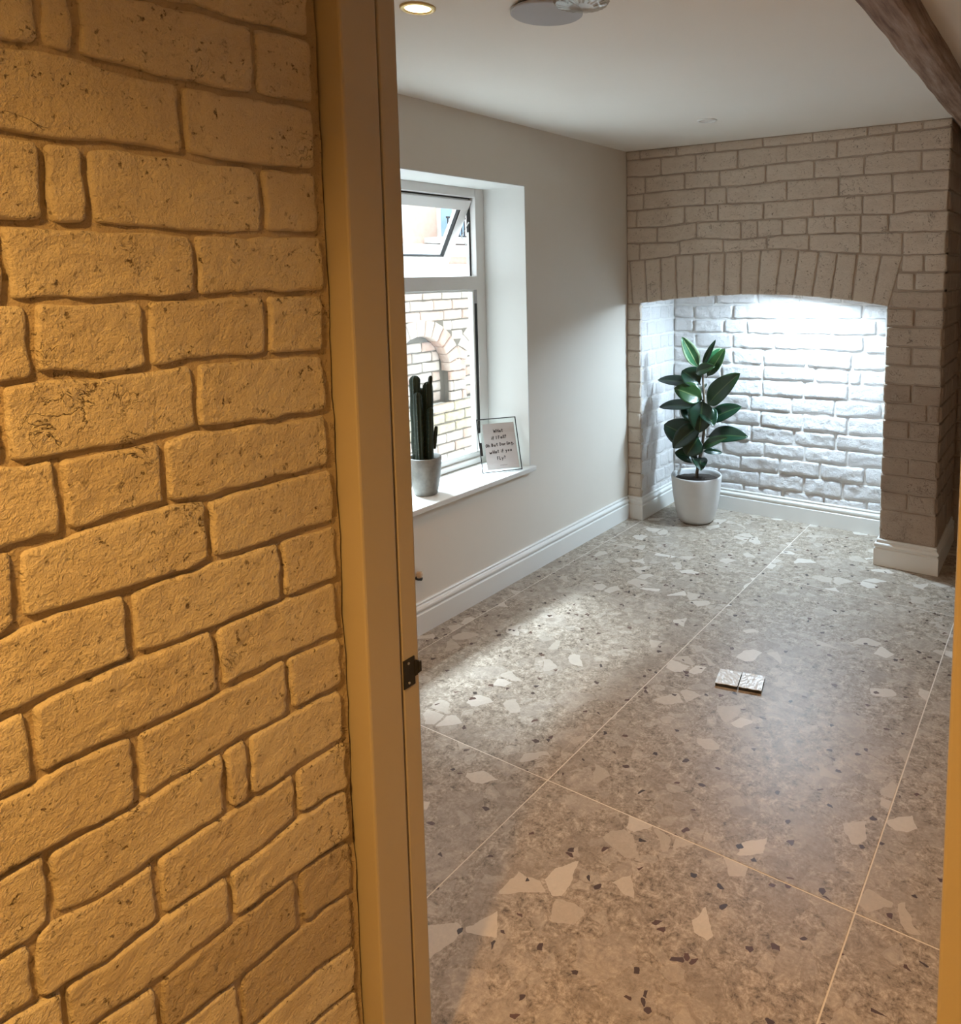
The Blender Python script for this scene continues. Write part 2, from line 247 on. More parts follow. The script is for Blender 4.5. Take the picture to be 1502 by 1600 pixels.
LEAF= [([-1.87, 4.1, 0.933], [-1.96, 4.05, 1.127], 0.082), ([-1.851, 4.1, 0.943], [-1.765, 4.1, 1.114], 0.034), ([-1.846, 4.13, 0.939], [-1.754, 4.16, 1.058], 0.082), ([-1.823, 4.1, 0.884], [-1.714, 4.12, 1.064], 0.069), ([-1.87, 4.04, 0.914], [-1.734, 4.02, 0.966], 0.052), ([-1.86, 4.1, 0.838], [-1.974, 4.08, 0.92], 0.095), ([-1.874, 4.1, 0.832], [-2.161, 4.12, 0.845], 0.052), ([-1.827, 4.07, 0.749], [-1.987, 4.0, 0.823], 0.095), ([-1.822, 4.1, 0.71], [-1.595, 4.06, 0.931], 0.09), ([-1.859, 4.1, 0.707], [-2.187, 4.14, 0.671], 0.052), ([-1.832, 4.07, 0.757], [-1.822, 4.0, 0.57], 0.107), ([-1.812, 4.1, 0.624], [-1.608, 4.12, 0.726], 0.073), ([-1.858, 4.1, 0.487], [-2.091, 4.07, 0.579], 0.12), ([-1.821, 4.1, 0.527], [-1.55, 4.08, 0.56], 0.077), ([-1.844, 4.07, 0.455], [-1.65, 4.02, 0.557], 0.043), ([-1.867, 4.1, 0.379], [-2.002, 4.04, 0.42], 0.069), ([-1.859, 4.08, 0.526], [-1.915, 4.02, 0.417], 0.095), ([-1.848, 4.1, 0.435], [-1.743, 4.16, 0.425], 0.03), ([-1.868, 4.12, 0.606], [-1.988, 4.15, 0.732], 0.103)]
STEM= [[-1.881, 4.1, 0.297], [-1.872, 4.1, 0.361], [-1.853, 4.1, 0.434], [-1.838, 4.1, 0.542], [-1.833, 4.1, 0.648], [-1.836, 4.1, 0.753], [-1.843, 4.1, 0.839], [-1.849, 4.1, 0.925], [-1.856, 4.1, 0.96]]

# ---------------------------------------------------------------- helpers
def setp(o, label=None, cat=None, group=None, kind=None):
    if label: o['label'] = label
    if cat: o['category'] = cat
    if group: o['group'] = group
    if kind: o['kind'] = kind
    return o
def link(name, bm, mat, parent=None, smooth=False, bevel=0.0, recalc=True):
    if recalc: bmesh.ops.recalc_face_normals(bm, faces=bm.faces[:])
    me = bpy.data.meshes.new(name); bm.to_mesh(me); bm.free()
    if smooth:
        for p in me.polygons: p.use_smooth = True
    me.materials.append(M[mat] if isinstance(mat, str) else mat)
    o = bpy.data.objects.new(name, me); C.objects.link(o)
    if parent: o.parent = parent
    if bevel:
        bv = o.modifiers.new('bevel', 'BEVEL'); bv.width = bevel; bv.segments = 2; bv.limit_method = 'ANGLE'
    return o
def empty(name, loc=(0, 0, 0)):
    o = bpy.data.objects.new(name, None); C.objects.link(o); o.location = loc; o.empty_display_size = 0.1
    return o
def box(bm, x0, x1, y0, y1, z0, z1):
    v = [bm.verts.new((x, y, z)) for z in (z0, z1) for y in (y0, y1) for x in (x0, x1)]
    for f in ((0, 2, 3, 1), (4, 5, 7, 6), (0, 1, 5, 4), (2, 6, 7, 3), (0, 4, 6, 2), (1, 3, 7, 5)): bm.faces.new([v[i] for i in f])
def boxo(name, mat, b, parent=None, bevel=0.0):
    bm = bmesh.new(); box(bm, *b); return link(name, bm, mat, parent, bevel=bevel)
def boxes(name, mat, bl, parent=None, bevel=0.0):
    bm = bmesh.new()
    for b in bl: box(bm, *b)
    return link(name, bm, mat, parent, bevel=bevel)
def lathe(bm, prof, n=32, cx=0, cy=0, cz=0):
    rings = []
    for r, z in prof: rings.append([bm.verts.new((cx+r*math.cos(2*math.pi*i/n), cy+r*math.sin(2*math.pi*i/n), cz+z)) for i in range(n)])
    for a, b in zip(rings, rings[1:]):
        for i in range(n): bm.faces.new((a[i], a[(i+1) % n], b[(i+1) % n], b[i]))
    return rings
def cap(bm, ring): bm.faces.new(ring)
def tube(bm, pts, rad, n=8):
    rings = []
    for i, p in enumerate(pts):
        p = Vector(p); d = (Vector(pts[min(i+1, len(pts)-1)])-Vector(pts[max(i-1, 0)])).normalized()
        a = d.cross(Vector((0, 0, 1)) if abs(d.z) < 0.9 else Vector((1, 0, 0))).normalized(); b = d.cross(a)
        r = rad[i] if isinstance(rad, (list, tuple)) else rad
        rings.append([bm.verts.new(p+a*r*math.cos(2*math.pi*k/n)+b*r*math.sin(2*math.pi*k/n)) for k in range(n)])
    for a, b in zip(rings, rings[1:]):
        for k in range(n): bm.faces.new((a[k], a[(k+1) % n], b[(k+1) % n], b[k]))
    cap(bm, rings[0]); cap(bm, rings[-1])
def pl(pts):
    def f(s):
        if s <= pts[0][0]: return pts[0][1]
        for (a, b), (c, d) in zip(pts, pts[1:]):
            if s <= c: return b+(d-b)*(s-a)/(c-a)
        return pts[-1][1]
    return f
def flat(z): return lambda s: z
def steps(L, cell, e1, e2):
    a = [0.0, e1/L, e2/L]; k = max(1, int((L-2*e2)/cell))
    a += [(e2+(L-2*e2)*i/k)/L for i in range(1, k)]
    return a+[1-e2/L, 1-e1/L, 1.0]
def brick(parent, name, fn, W, H, mapf, mat, cell, P, rough, fine=0.0, corner=0.008, e=(0.003, 0.008), wob=0.002, seed=None, back=-0.03, nscale=28.0):
    """one brick: fn(a,b)->(s,z) on the wall, mapf(s,z,d)->world, d outwards"""
    sd = seed if seed is not None else random.uniform(0, 500)
    A = steps(W, cell, *e); B = steps(H, cell, *e)
    tilt = random.uniform(-1, 1)*rough*0.6; tilt2 = random.uniform(-1, 1)*rough*0.6; lift = random.uniform(-0.5, 1)*rough*0.8
    ctr = mapf(*fn(0.5, 0.5), 0.0)
    bm = bmesh.new(); g = []
    for b in B:
        row = []
        for a in A:
            s, z = fn(a, b)
            es, ez = min(a, 1-a)*W, min(b, 1-b)*H
            q = Vector((s*nscale+sd, z*nscale*1.3, sd*0.37))
            nz = noise.fractal(q, 0.9, 2.1, 4)
            w1 = noise.noise(Vector((s*22+sd, z*22, 3.1))); w2 = noise.noise(Vector((s*22+sd, z*22, 9.7)))
            if es < corner and ez < corner: ed = corner-math.hypot(corner-es, corner-ez)
            else: ed = min(es, ez)
            ed += 0.0012*nz
            t = max(0.0, min(1.0, ed/e[1])); pr = math.sqrt(max(0.0, 1-(1-t)**2))
            d = -0.004+(P+0.004+lift+tilt*(a-.5)*2+tilt2*(b-.5)*2)*pr + rough*nz*pr
            if fine: d += fine*pr*noise.fractal(Vector((s*150+sd, z*150, sd)), 0.8, 2.0, 2)
            row.append(bm.verts.new(mapf(s+w1*wob, z+w2*wob, d)-ctr))
        g.append(row)
    na, nb = len(A), len(B)
    for j in range(nb-1):
        for i in range(na-1): bm.faces.new((g[j][i], g[j][i+1], g[j+1][i+1], g[j+1][i]))
    ring = [g[0][i] for i in range(na)]+[g[j][na-1] for j in range(1, nb)]+[g[nb-1][i] for i in range(na-2, -1, -1)]+[g[j][0] for j in range(nb-2, 0, -1)]
    off = mapf(0, 0, back)-mapf(0, 0, -0.004)
    rb = [bm.verts.new(v.co+off) for v in ring]; k = len(ring)
    for i in range(k): bm.faces.new((ring[i], ring[(i+1) % k], rb[(i+1) % k], rb[i]))
    bm.faces.new(rb)
    o = link(name, bm, mat, parent, smooth=True)
    o.location = ctr
    return o
def row_bricks(parent, s0, s1, perps, zb, zt, mapf, mat, joint, cell, P, rough, **kw):
    """bricks of one course between s0 and s1, cut at perps"""
    cuts = [s0]+[p for p in sorted(perps) if s0+0.03 < p < s1-0.03]+[s1]
    out = []
    for i, (a, b) in enumerate(zip(cuts, cuts[1:])):
        aa = a+(joint/2 if i > 0 else 0); bb = b-(joint/2 if i < len(cuts)-2 else 0)
        def fn(u, v, aa=aa, bb=bb):
            s = aa+(bb-aa)*u; lo = zb(s)+joint/2; hi = zt(s)-joint/2
            return s, lo+(hi-lo)*v
        mid = (aa+bb)/2; H = zt(mid)-zb(mid)-joint
        if H < 0.015 or bb-aa < 0.02: continue
        mm = mat(aa, bb, zb(mid)) if callable(mat) else mat
        out.append(brick(parent, 'brick', fn, bb-aa, H, mapf, mm, cell, P, rough, **kw))
    return out
def quad_fn(bl, br, tl, tr):
    def fn(a, b):
        x0 = bl[0]+(br[0]-bl[0])*a; z0 = bl[1]+(br[1]-bl[1])*a
        x1 = tl[0]+(tr[0]-tl[0])*a; z1 = tl[1]+(tr[1]-tl[1])*a
        return x0+(x1-x0)*b, z0+(z1-z0)*b
    return fn

# ---------------------------------------------------------------- structure
H = 2.22; XL = -2.28; YB = 3.955; YN = 4.41; YA = 4.52; XN0, XN1, XB = -2.19, -0.785, -0.525
XH = -1.0; YD = 0.79; XR = 1.35; Y0 = -1.3
fl = setp(boxo('floor', 'grout', (-2.65, XR+0.1, Y0-0.1, 4.62, -0.12, -0.0007)), 'pale grout bed under the large terrazzo floor tiles', None, None, 'structure')
xs = [-0.3675+0.9*k for k in range(-3, 4)]; ys = [1.705+1.8*k for k in range(-2, 3)]
for a, b in zip(xs, xs[1:]):
    for c, d in zip(ys, ys[1:]):
        x0, x1, y0, y1 = max(a, -2.62)+.0018, min(b, XR)-.0018, max(c, Y0)+.0018, min(d, 4.6)-.0018
        if x1-x0 < 0.02 or y1-y0 < 0.02: continue
        bm = bmesh.new(); cx, cy = (x0+x1)/2, (y0+y1)/2
        box(bm, x0-cx, x1-cx, y0-cy, y1-cy, -0.02, 0.0)
        o = link('tile', bm, 'terrazzo', fl, bevel=0.0008); o.location = (cx, cy, 0)
setp(boxo('ceiling', 'ceiling', (-2.65, XR+0.1, Y0-0.1, 4.62, H, H+0.15)), 'matt off-white plaster ceiling', None, None, 'structure')
# left wall with the window opening
WY0, WY1, WZ0, WZ1 = 1.75, 2.963, 0.53, 1.936
wl = boxes('wall_left', 'wall', [(-2.61, XL, 0.79, WY0, 0, H), (-2.61, XL, WY1, 4.62, 0, H), (-2.61, XL, WY0, WY1, 0, WZ0), (-2.61, XL, WY0, WY1, WZ1, H)])
setp(wl, 'warm grey painted wall with the window', None, None, 'structure')
rv = boxes('reveal_lining', 'reveal', [(-2.60, XL+0.0015, WY1-0.004, WY1+0.0015, WZ0, WZ1), (-2.60, XL+0.0015, WY0-0.0015, WY0+0.004, WZ0, WZ1), (-2.60, XL+0.0015, WY0, WY1, WZ1-0.004, WZ1+0.0015)], wl)
# front wall (doorway), hall walls, right wall
setp(boxes('wall_front', 'hall_wall', [(-2.62, -1.14, 0.80, 0.90, 0, H), (-0.035, XR+0.1, 0.80, 0.90, 0, H), (-1.04, -0.035, 0.80, 0.90, 2.08, H)]), 'painted partition around the doorway', None, None, 'structure')
setp(boxo('wall_right', 'wall', (XR, XR+0.1, Y0, 4.62, 0, H)), 'plain painted wall on the right side of the room', None, None, 'structure')
setp(boxo('wall_rear', 'hall_wall', (-1.2, XR, Y0-0.1, Y0, 0, H)), 'plain hall wall behind the viewer', None, None, 'structure')

# hall brick wall, face x = XH towards +x ; s = y
wh = empty('wall_hall', (XH, 0, 0)); setp(wh, 'yellow-lit painted brick wall of the hall beside the door frame', None, None, 'structure')
bm = bmesh.new(); ny, nz_ = 190, 260; g = []
for j in range(nz_+1):
    row = []
    for i in range(ny+1):
        y = Y0+(YD-0.0-Y0)*i/ny; z = H*j/nz_
        d = 0.0042*noise.fractal(Vector((y*13, z*13, 4.0)), 0.9, 2.1, 4)+0.0012
        if i == ny: y -= 0.0035+0.002*noise.noise(Vector((0, z*14, 1)))
        row.append(bm.verts.new((d-0.003, y, z)))
    g.append(row)
for j in range(nz_):
    for i in range(ny): bm.faces.new((g[j][i], g[j][i+1], g[j+1][i+1], g[j+1][i]))
link('mortar_bed', bm, 'hall_mortar', wh, smooth=True)
boxo('wall_core', 'hall_mortar', (-0.14, -0.025, Y0, 0.775, 0, H), wh)
mh = lambda s, z, d: Vector((d, s, z))
FJx = [[(0.5, H+0.005)], [(0.5, 2.150)], [(0.5, 2.056)], [(0.5, 1.962)]]+FJ+[[(0.5, 0.198)], [(0.5, 0.104)], [(0.5, 0.01)]]
FPx = [[0.45, 0.67], [0.56], [0.42, 0.66], [0.34, 0.55]]+FP+[[0.565], [0.45, 0.67], [0.34, 0.56]]
for k in range(len(FJx)-1):
    zt, zb = pl(FJx[k]), pl(FJx[k+1])
    ps = list(FPx[k]) if k < len(FPx) else [0.5]
    p = min(ps) if ps else 0.5
    if not ps: ps = [0.5]
    vis = k >= 3
    while p > Y0+0.35:
        p -= 0.225+random.uniform(-0.012, 0.012); ps.append(p)
    def hm(a, b, z): return 'hall_brick_brown' if (z < 0.53 and a > 0.42) and z > 0.33 else 'hall_brick'
    # fine mesh only for the bricks close to the frame
    near = [q for q in ps if q > 0.28]; split = max([q for q in ps if q <= 0.30] or [Y0])
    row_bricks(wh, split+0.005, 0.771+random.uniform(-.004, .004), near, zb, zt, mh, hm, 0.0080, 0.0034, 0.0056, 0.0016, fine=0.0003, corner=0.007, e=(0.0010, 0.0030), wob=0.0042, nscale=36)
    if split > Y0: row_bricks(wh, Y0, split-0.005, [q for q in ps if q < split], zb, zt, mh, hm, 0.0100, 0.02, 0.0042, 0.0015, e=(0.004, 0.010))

# chimney breast: core blocks recessed behind the bricks
wb = empty('wall_back', (0, 0, 0)); setp(wb, 'white painted brick chimney breast with an arched niche', None, None, 'structure')
rc = 0.0025
boxes('mortar_core', 'breast_mortar', [(XL, XN0-rc, YB+rc, 4.6, 0, 1.332), (XN1+rc, XB-rc, YB+rc, 4.6, 0, 1.332), (XL, XN0-rc, 4.06, 4.6, 1.332, 1.5), (XN1+rc, XB-rc, 4.06, 4.6, 1.332, 1.5), (XL, XB-rc, 4.06, 4.6, 1.5, H), (XL, XB-rc, YB+rc, 4.06, 1.63, H)], wb)
intr = [(-2.19, 1.326), (-2.06, 1.343), (-1.939, 1.357), (-1.738, 1.374), (-1.511, 1.386), (-1.261, 1.384), (-1.058, 1.367), (-0.898, 1.351), (-0.785, 1.332)]
bm = bmesh.new(); lo, hi = [], []
for y in (YB+rc, 4.06):
    lo.append([bm.verts.new((x, y, z+0.004)) for x, z in [(XL, 1.33)]+intr+[(XB-rc, 1.33)]]); hi.append([bm.verts.new((x, y, 1.63)) for x, z in [(XL, 0)]+intr+[(XB-rc, 0)]])
for i in range(len(lo[0])-1):
    bm.faces.new((lo[0][i], lo[0][i+1], hi[0][i+1], hi[0][i])); bm.faces.new((lo[1][i+1], lo[1][i], hi[1][i], hi[1][i+1])); bm.faces.new((lo[0][i+1], lo[0][i], lo[1][i], lo[1][i+1]))
link('arch_core', bm, 'breast_mortar', wb)
boxes('niche_core', 'niche_mortar', [(XN0-0.02, XN1+0.02, YN+rc, 4.6, 0, 1.5), (XN0-0.03, XN0-0.0008, YB+0.02, YN+0.02, 0, 1.5), (XN1+0.0008, XN1+0.03, YB+0.02, YN+0.02, 0, 1.5), (XN0, XN1, 4.06, YN, 1.445, 1.51)], wb)
mb = lambda s, z, d: Vector((s, YB-d, z))
kw = dict(corner=0.007, e=(0.002, 0.005), wob=0.003, nscale=26)
tops = [flat(H)]+[pl(j) for j in BJ]
BP[0] = [-2.189, -1.95, -1.714, -1.44, -1.174, -0.901, -0.766, -0.647]
BP[1] = [-2.05, -1.83, -1.58, -1.31, -1.047, -0.777]
BP[2] = [-2.153, -1.897, -1.685, -1.42, -1.161, -0.913, -0.647]
BP[4] = [-2.213, -1.897, -1.692, -1.43, -1.164, -0.916, -0.766]
BP[6] = [-2.193, -1.928, -1.66, -1.41, -1.18, -0.919, -0.72]
for k in range(7):
    row_bricks(wb, XL+0.002, XB+random.uniform(-.006, .004), BP[k], tops[k+1], tops[k], mb, 'breast_brick', 0.0065, 0.012, 0.0036, 0.0020, **kw)
vt = [(-2.276, 1.552)]+[tuple(p) for p in VT]; vb = [(-2.276, 1.324)]+[tuple(p) for p in VB]
ib = pl(intr)
for i in range(len(vt)-1):
    j = 0.0035
    bl = (vb[i][0]+j, ib(vb[i][0])); br = (vb[i+1][0]-j, ib(vb[i+1][0])); tl = (vt[i][0]+j, tops[7](vt[i][0])-0.003); tr = (vt[i+1][0]-j, tops[7](vt[i+1][0])-0.003)
    brick(wb, 'voussoir', quad_fn(bl, br, tl, tr), max(0.02, br[0]-bl[0]), 0.225, mb, 'breast_brick', 0.012, 0.0040, 0.0020, **kw)
skx = lambda z: -0.775+(z-1.335)/(1.591-1.335)*(0.059)
pz = [1.588, 1.500]+PZ[:-1]+[0.120]
pp = {0: [-0.62], 1: [-0.66], 3: [-0.655], 5: [-0.66], 7: [-0.655], 8: [-0.58], 9: [-0.66], 11: [-0.655], 13: [-0.655]}
for k in range(len(pz)-1):
    zm = (pz[k]+pz[k+1])/2
    s0 = skx(zm)+0.008 if zm > 1.33 else XN1+random.uniform(-.005, .004)
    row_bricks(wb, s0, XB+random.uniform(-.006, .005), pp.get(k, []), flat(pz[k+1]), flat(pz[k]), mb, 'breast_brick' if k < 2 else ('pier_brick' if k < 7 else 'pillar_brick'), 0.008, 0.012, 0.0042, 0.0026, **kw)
for k in range(13):   # narrow left pier
    z1 = 1.322-k*0.0945
    row_bricks(wb, XL+0.002, XN0+random.uniform(-.004, .003), [], flat(z1-0.0945), flat(z1), mb, 'breast_brick', 0.008, 0.012, 0.0036, 0.0020, **kw)
# niche back, sides
mn = lambda s, z, d: Vector((s, YN-d, z))
NJ2 = [pl([(0, 1.40)])]+[pl(j) for j in NJ]+[flat(0.085)]
NP2 = [[-1.9, -1.63, -1.36, -1.12]]+NP+[[-1.95, -1.7, -1.45, -1.2, -0.95]]
kn = dict(corner=0.011, e=(0.003, 0.009), wob=0.005, nscale=22)
for k in range(len(NJ2)-1):
    row_bricks(wb, XN0+0.004, XN1-0.004, NP2[k], NJ2[k+1], NJ2[k], mn, 'niche_brick', 0.011, 0.010, 0.009, 0.0060, fine=0.0012, **kn)
ml = lambda s, z, d: Vector((XN0+d, s, z)); mr = lambda s, z, d: Vector((XN1-d, s, z)); me_ = lambda s, z, d: Vector((XB+d, s, z))
zr = [1.40, 1.305, 1.214, 1.122, 1.027, 0.932, 0.838, 0.742, 0.648, 0.553, 0.452, 0.356, 0.26, 0.168, 0.085]
for k in range(len(zr)-1):
    row_bricks(wb, YB+0.008, YN-0.012, [4.03+0.06*(k % 2), 4.15+0.06*(k % 2), 4.27+0.05*(k % 2)], flat(zr[k+1]), flat(zr[k]), ml, 'niche_brick', 0.008, 0.014, 0.0028, 0.0020, **kn)
    row_bricks(wb, YB+0.008, YN-0.012, [4.10+0.09*(k % 2), 4.31], flat(zr[k+1]), flat(zr[k]), mr, 'niche_brick', 0.011, 0.02, 0.005, 0.0025, **kn)
pz2 = [2.22, 2.175, 2.08, 1.983, 1.888, 1.79, 1.696]+pz
for k in range(len(pz2)-1):
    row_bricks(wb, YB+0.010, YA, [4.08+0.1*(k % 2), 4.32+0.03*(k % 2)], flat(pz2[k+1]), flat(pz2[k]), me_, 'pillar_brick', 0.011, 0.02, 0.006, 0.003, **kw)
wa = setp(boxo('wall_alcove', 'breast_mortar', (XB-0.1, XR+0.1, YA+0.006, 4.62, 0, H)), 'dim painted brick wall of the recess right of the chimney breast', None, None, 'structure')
ma = lambda s, z, d: Vector((s, YA-d, z))
for k in range(23):
    z1 = H-0.0965*k
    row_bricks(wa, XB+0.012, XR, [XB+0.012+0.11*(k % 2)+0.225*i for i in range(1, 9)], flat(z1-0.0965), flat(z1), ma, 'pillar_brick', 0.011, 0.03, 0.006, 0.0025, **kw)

# skirting boards (room is on the right hand side of each path)
PROF = [(0, 0), (0.021, 0), (0.021, 0.088), (0.018, 0.0905), (0.015, 0.092), (0.0145, 0.097), (0.0185, 0.1005), (0.0205, 0.105), (0.0205, 0.112), (0.0175, 0.117), (0.0125, 0.120), (0.0095, 0.124), (0.0095, 0.127), (0.0115, 0.130), (0.0115, 0.1335), (0.008, 0.138), (0, 0.138)]
def sweep(name, path, label, mat='skirting'):
    P = [Vector(p) for p in path]; bm = bmesh.new(); rings = []
    for i, p in enumerate(P):
        nn = []
        for a, b in ((i-1, i), (i, i+1)):
            if a >= 0 and b < len(P):
                d = (P[b]-P[a]).normalized(); nn.append(Vector((d.y, -d.x)))
        mm = nn[0] if len(nn) == 1 else (nn[0]+nn[1])/(1+nn[0].dot(nn[1]))
        rings.append([bm.verts.new((p.x+mm.x*o, p.y+mm.y*o, z)) for o, z in PROF])
    for a, b in zip(rings, rings[1:]):
        k = len(a)
        for i in range(k): bm.faces.new((a[i], a[(i+1) % k], b[(i+1) % k], b[i]))
    cap(bm, rings[0]); cap(bm, rings[-1])
    return setp(link(name, bm, mat), label, None, None, 'structure')
sweep('baseboard_left', [(XL, 0.90), (XL, YB-0.022)], 'moulded white skirting board along the grey window wall')
sweep('baseboard_back', [(XL, YB-0.003), (XN0+0.003, YB-0.003), (XN0+0.003, YN-0.008), (XN1-0.003, YN-0.008), (XN1-0.003, YB-0.003), (XB+0.003, YB-0.003), (XB+0.003, YA)], 'moulded white skirting wrapping the brick piers and the niche')
sweep('baseboard_right', [(XR, 4.5), (XR, 0.90)], 'moulded white skirting on the right hand wall')

# door frame
dr = empty('door_1', (-1, 0.79, 0)); setp(dr, 'plain painted door frame at the end of the brick wall', None, None, 'structure')
def dbox(name, mat, b, bev=0.002, par=None):
    x0, x1, y0, y1, z0, z1 = b
    return boxo(name, mat, (x0+1, x1+1, y0-0.79, y1-0.79, z0, z1), par or dr, bev)
dbox('door_stop', 'frame_wood', (-1.02, -0.950, 0.79, 0.862, 0, 2.05), 0.004)
dbox('door_lining', 'frame_wood', (-1.02, -0.962, 0.860, 0.905, 0, 2.05), 0.001)
dbox('rebate_strip', 'frame_wood', (-0.965, -0.9525, 0.8665, 0.905, 0, 2.05), 0.003)
dbox('door_stop', 'frame_wood', (-0.085, -0.03, 0.79, 0.862, 0, 2.05), 0.004)
dbox('door_lining', 'frame_wood', (-0.073, -0.03, 0.860, 0.905, 0, 2.05), 0.001)
dbox('head_lining', 'frame_wood', (-1.02, -0.03, 0.79, 0.905, 2.05, 2.09), 0.002)
dbox('packing_strip', 'hall_mortar', (-1.14, -1.022, 0.775, 0.90, 0, H), 0)
sp = dbox('strike_plate', 'black_metal', (-0.9535, -0.9505, 0.8675, 0.8935, 0.800, 0.852), 0.0006); sp['label'] = 'black latch strike plate'
bm = bmesh.new()
for i in range(3):
    x = -0.9515+1+0.0010*i*i*0.6; y0_ = 0.8925+0.0036*i-0.79; y1_ = y0_+0.0055
    box(bm, x-0.001, x+0.0025, y0_, y1_, 0.815+0.002*i, 0.842-0.002*i)
link('lip', bm, 'black_metal', sp)
for z in (0.808, 0.844):
    bm = bmesh.new(); rr = lathe(bm, [(0.0025, 0), (0.0022, 0.0012), (0.0008, 0.0015)], 12); cap(bm, rr[-1])
    s = link('screw', bm, 'steel', sp); s.rotation_euler = (0, R(90), 0); s.location = (0.0495, 0.8785-0.79, z)

# timber beam under the ceiling
bm = bmesh.new(); N = 90; g = []
for i in range(N+1):
    y = 0.91+(YA-0.91)*i/N; row = []
    for (x, z) in [(-0.475, H+0.01), (-0.475, 2.166), (-0.470, 2.152), (-0.458, 2.149), (-0.425, 2.149), (-0.392, 2.149), (-0.380, 2.153), (-0.377, 2.168), (-0.377, H+0.01)]:
        a = 0.004*noise.fractal(Vector((x*20, y*3, z*20)), 1, 2, 3); row.append(bm.verts.new((x+a, y, z+0.6*a)))
    g.append(row)
for a, b in zip(g, g[1:]):
    for k in range(len(a)-1): bm.faces.new((a[k], a[k+1], b[k+1], b[k]))
cap(bm, g[0]); cap(bm, g[-1])
setp(link('ceiling_beam', bm, 'beam', smooth=False), 'dark old timber beam under the ceiling above the brick pier', 'beam')

# ---------------------------------------------------------------- window
XF = -2.54; FD = 0.065
wn = empty('window_1', (XF, WY1, WZ0)); setp(wn, 'white casement window with an open top sash', None, None, 'structure')
def wbox(name, mat, bl, par=None, bev=0.003):
    return boxes(name, mat, [(a-XF, b-XF, c-WY1, d-WY1, e-WZ0, f-WZ0) for a, b, c, d, e, f in bl], par or wn, bev)
YI0, YI1 = WY0+0.066, 2.897; ZT = 1.888; TR0, TR1 = 1.434, 1.502; ZBt = 0.60
wbox('outer_frame', 'upvc', [(XF-FD, XF, YI1, WY1-0.003, WZ0, WZ1-0.003)])
wbox('outer_frame', 'upvc', [(XF-FD, XF, WY0+0.003, YI0, WZ0, WZ1-0.003)])
wbox('outer_frame', 'upvc', [(XF-FD, XF, YI0, YI1, ZT, WZ1-0.003)])
wbox('outer_frame', 'upvc', [(XF-FD, XF+0.004, YI0, YI1, WZ0+0.02, ZBt-0.022), (XF-FD, XF-0.012, YI0, YI1, ZBt-0.022, ZBt)])
wbox('transom', 'upvc', [(XF-FD, XF+0.003, YI0, YI1, TR0, TR1)])
YM = 2.29
gx = XF-0.03
wbox('glazing_bead', 'upvc', [(gx, XF-0.006, YI1-0.028, YI1-0.016, ZBt, TR0), (gx, XF-0.006, YI0, YI0+0.02, ZBt, TR0), (gx, XF-0.006, YI0, YI1, ZBt, ZBt+0.012), (gx, XF-0.006, YI0, YI1, TR0-0.010, TR0)])
wbox('gasket', 'gasket', [(gx, XF-0.004, YI1-0.016, YI1, 0.70, 1.365)], bev=0)
wbox('hinge_block', 'grey_plastic', [(gx, XF-0.003, YI1-0.016, YI1, 1.365, TR0)], bev=0.001)
wbox('pane', 'glass', [(gx-0.012, gx-0.006, YI0, YI1-0.02, ZBt, TR0)], bev=0)
wbox('gasket', 'gasket', [(XF-0.05, XF-0.035, YI0, YI1, ZT-0.014, ZT), (XF-0.05, XF-0.035, YI1-0.010, YI1, TR1, ZT)], bev=0)
# open top-hung sash, pivot along its top edge
sh = empty('opening_sash'); sh.parent = wn; sh.location = (-0.016, 0, 1.872-WZ0); sh.rotation_euler = (0, R(28.5), 0)
def sbox(name, mat, bl, bev=0.002, par=None): return boxes(name, mat, [(a, b, c-WY1, d-WY1, e, f) for a, b, c, d, e, f in bl], par or sh, bev)
SL = 0.362; SY0, SY1 = YI0+0.006, YI1-0.008; SW = 0.052
sbox('sash_rail', 'upvc', [(-0.05, 0, SY0, SY1, -SW, 0)]); sbox('sash_rail', 'upvc', [(-0.05, 0, SY0, SY1, -SL, -SL+SW)])
sbox('sash_stile', 'upvc', [(-0.05, 0, SY1-SW, SY1, -SL+SW, -SW)]); sbox('sash_stile', 'upvc', [(-0.05, 0, SY0, SY0+SW, -SL+SW, -SW)])
sbox('sash_gasket', 'gasket', [(-0.020, -0.002, SY1-SW-0.009, SY1-SW, -SL+SW, -SW), (-0.02, -0.004, SY0+SW, SY1-SW, -SL+SW, -SL+SW+0.004), (-0.054, -0.049, SY0, SY1, -SL, -SL+0.008)], 0)
sbox('sash_pane', 'glass', [(-0.028, -0.022, SY0+SW, SY1-SW, -SL+SW, -SW)], 0)
sbox('sash_handle', 'white_plastic', [(0.0, 0.016, 2.30, 2.325, -SL+0.010, -SL+0.045), (0.014, 0.026, 2.30, 2.42, -SL+0.016, -SL+0.034)], 0.003)
bm = bmesh.new(); tube(bm, [(-0.035, -0.076, 1.77-WZ0), (-0.085, -0.078, 1.70-WZ0), (-0.052, -0.078, 1.655-WZ0)], 0.0045); link('friction_stay', bm, 'steel', wn)
bm = bmesh.new(); box(bm, -0.052, -0.036, -0.078, -0.070, TR1-WZ0, 1.72-WZ0); link('stay_track', bm, 'steel', wn)
ws = wbox('window_sill', 'reveal', [(XF-0.02, XL+0.028, WY0-0.03, WY1+0.02, 0.523, 0.547)], wn, 0.004); ws['label'] = 'white window sill board'

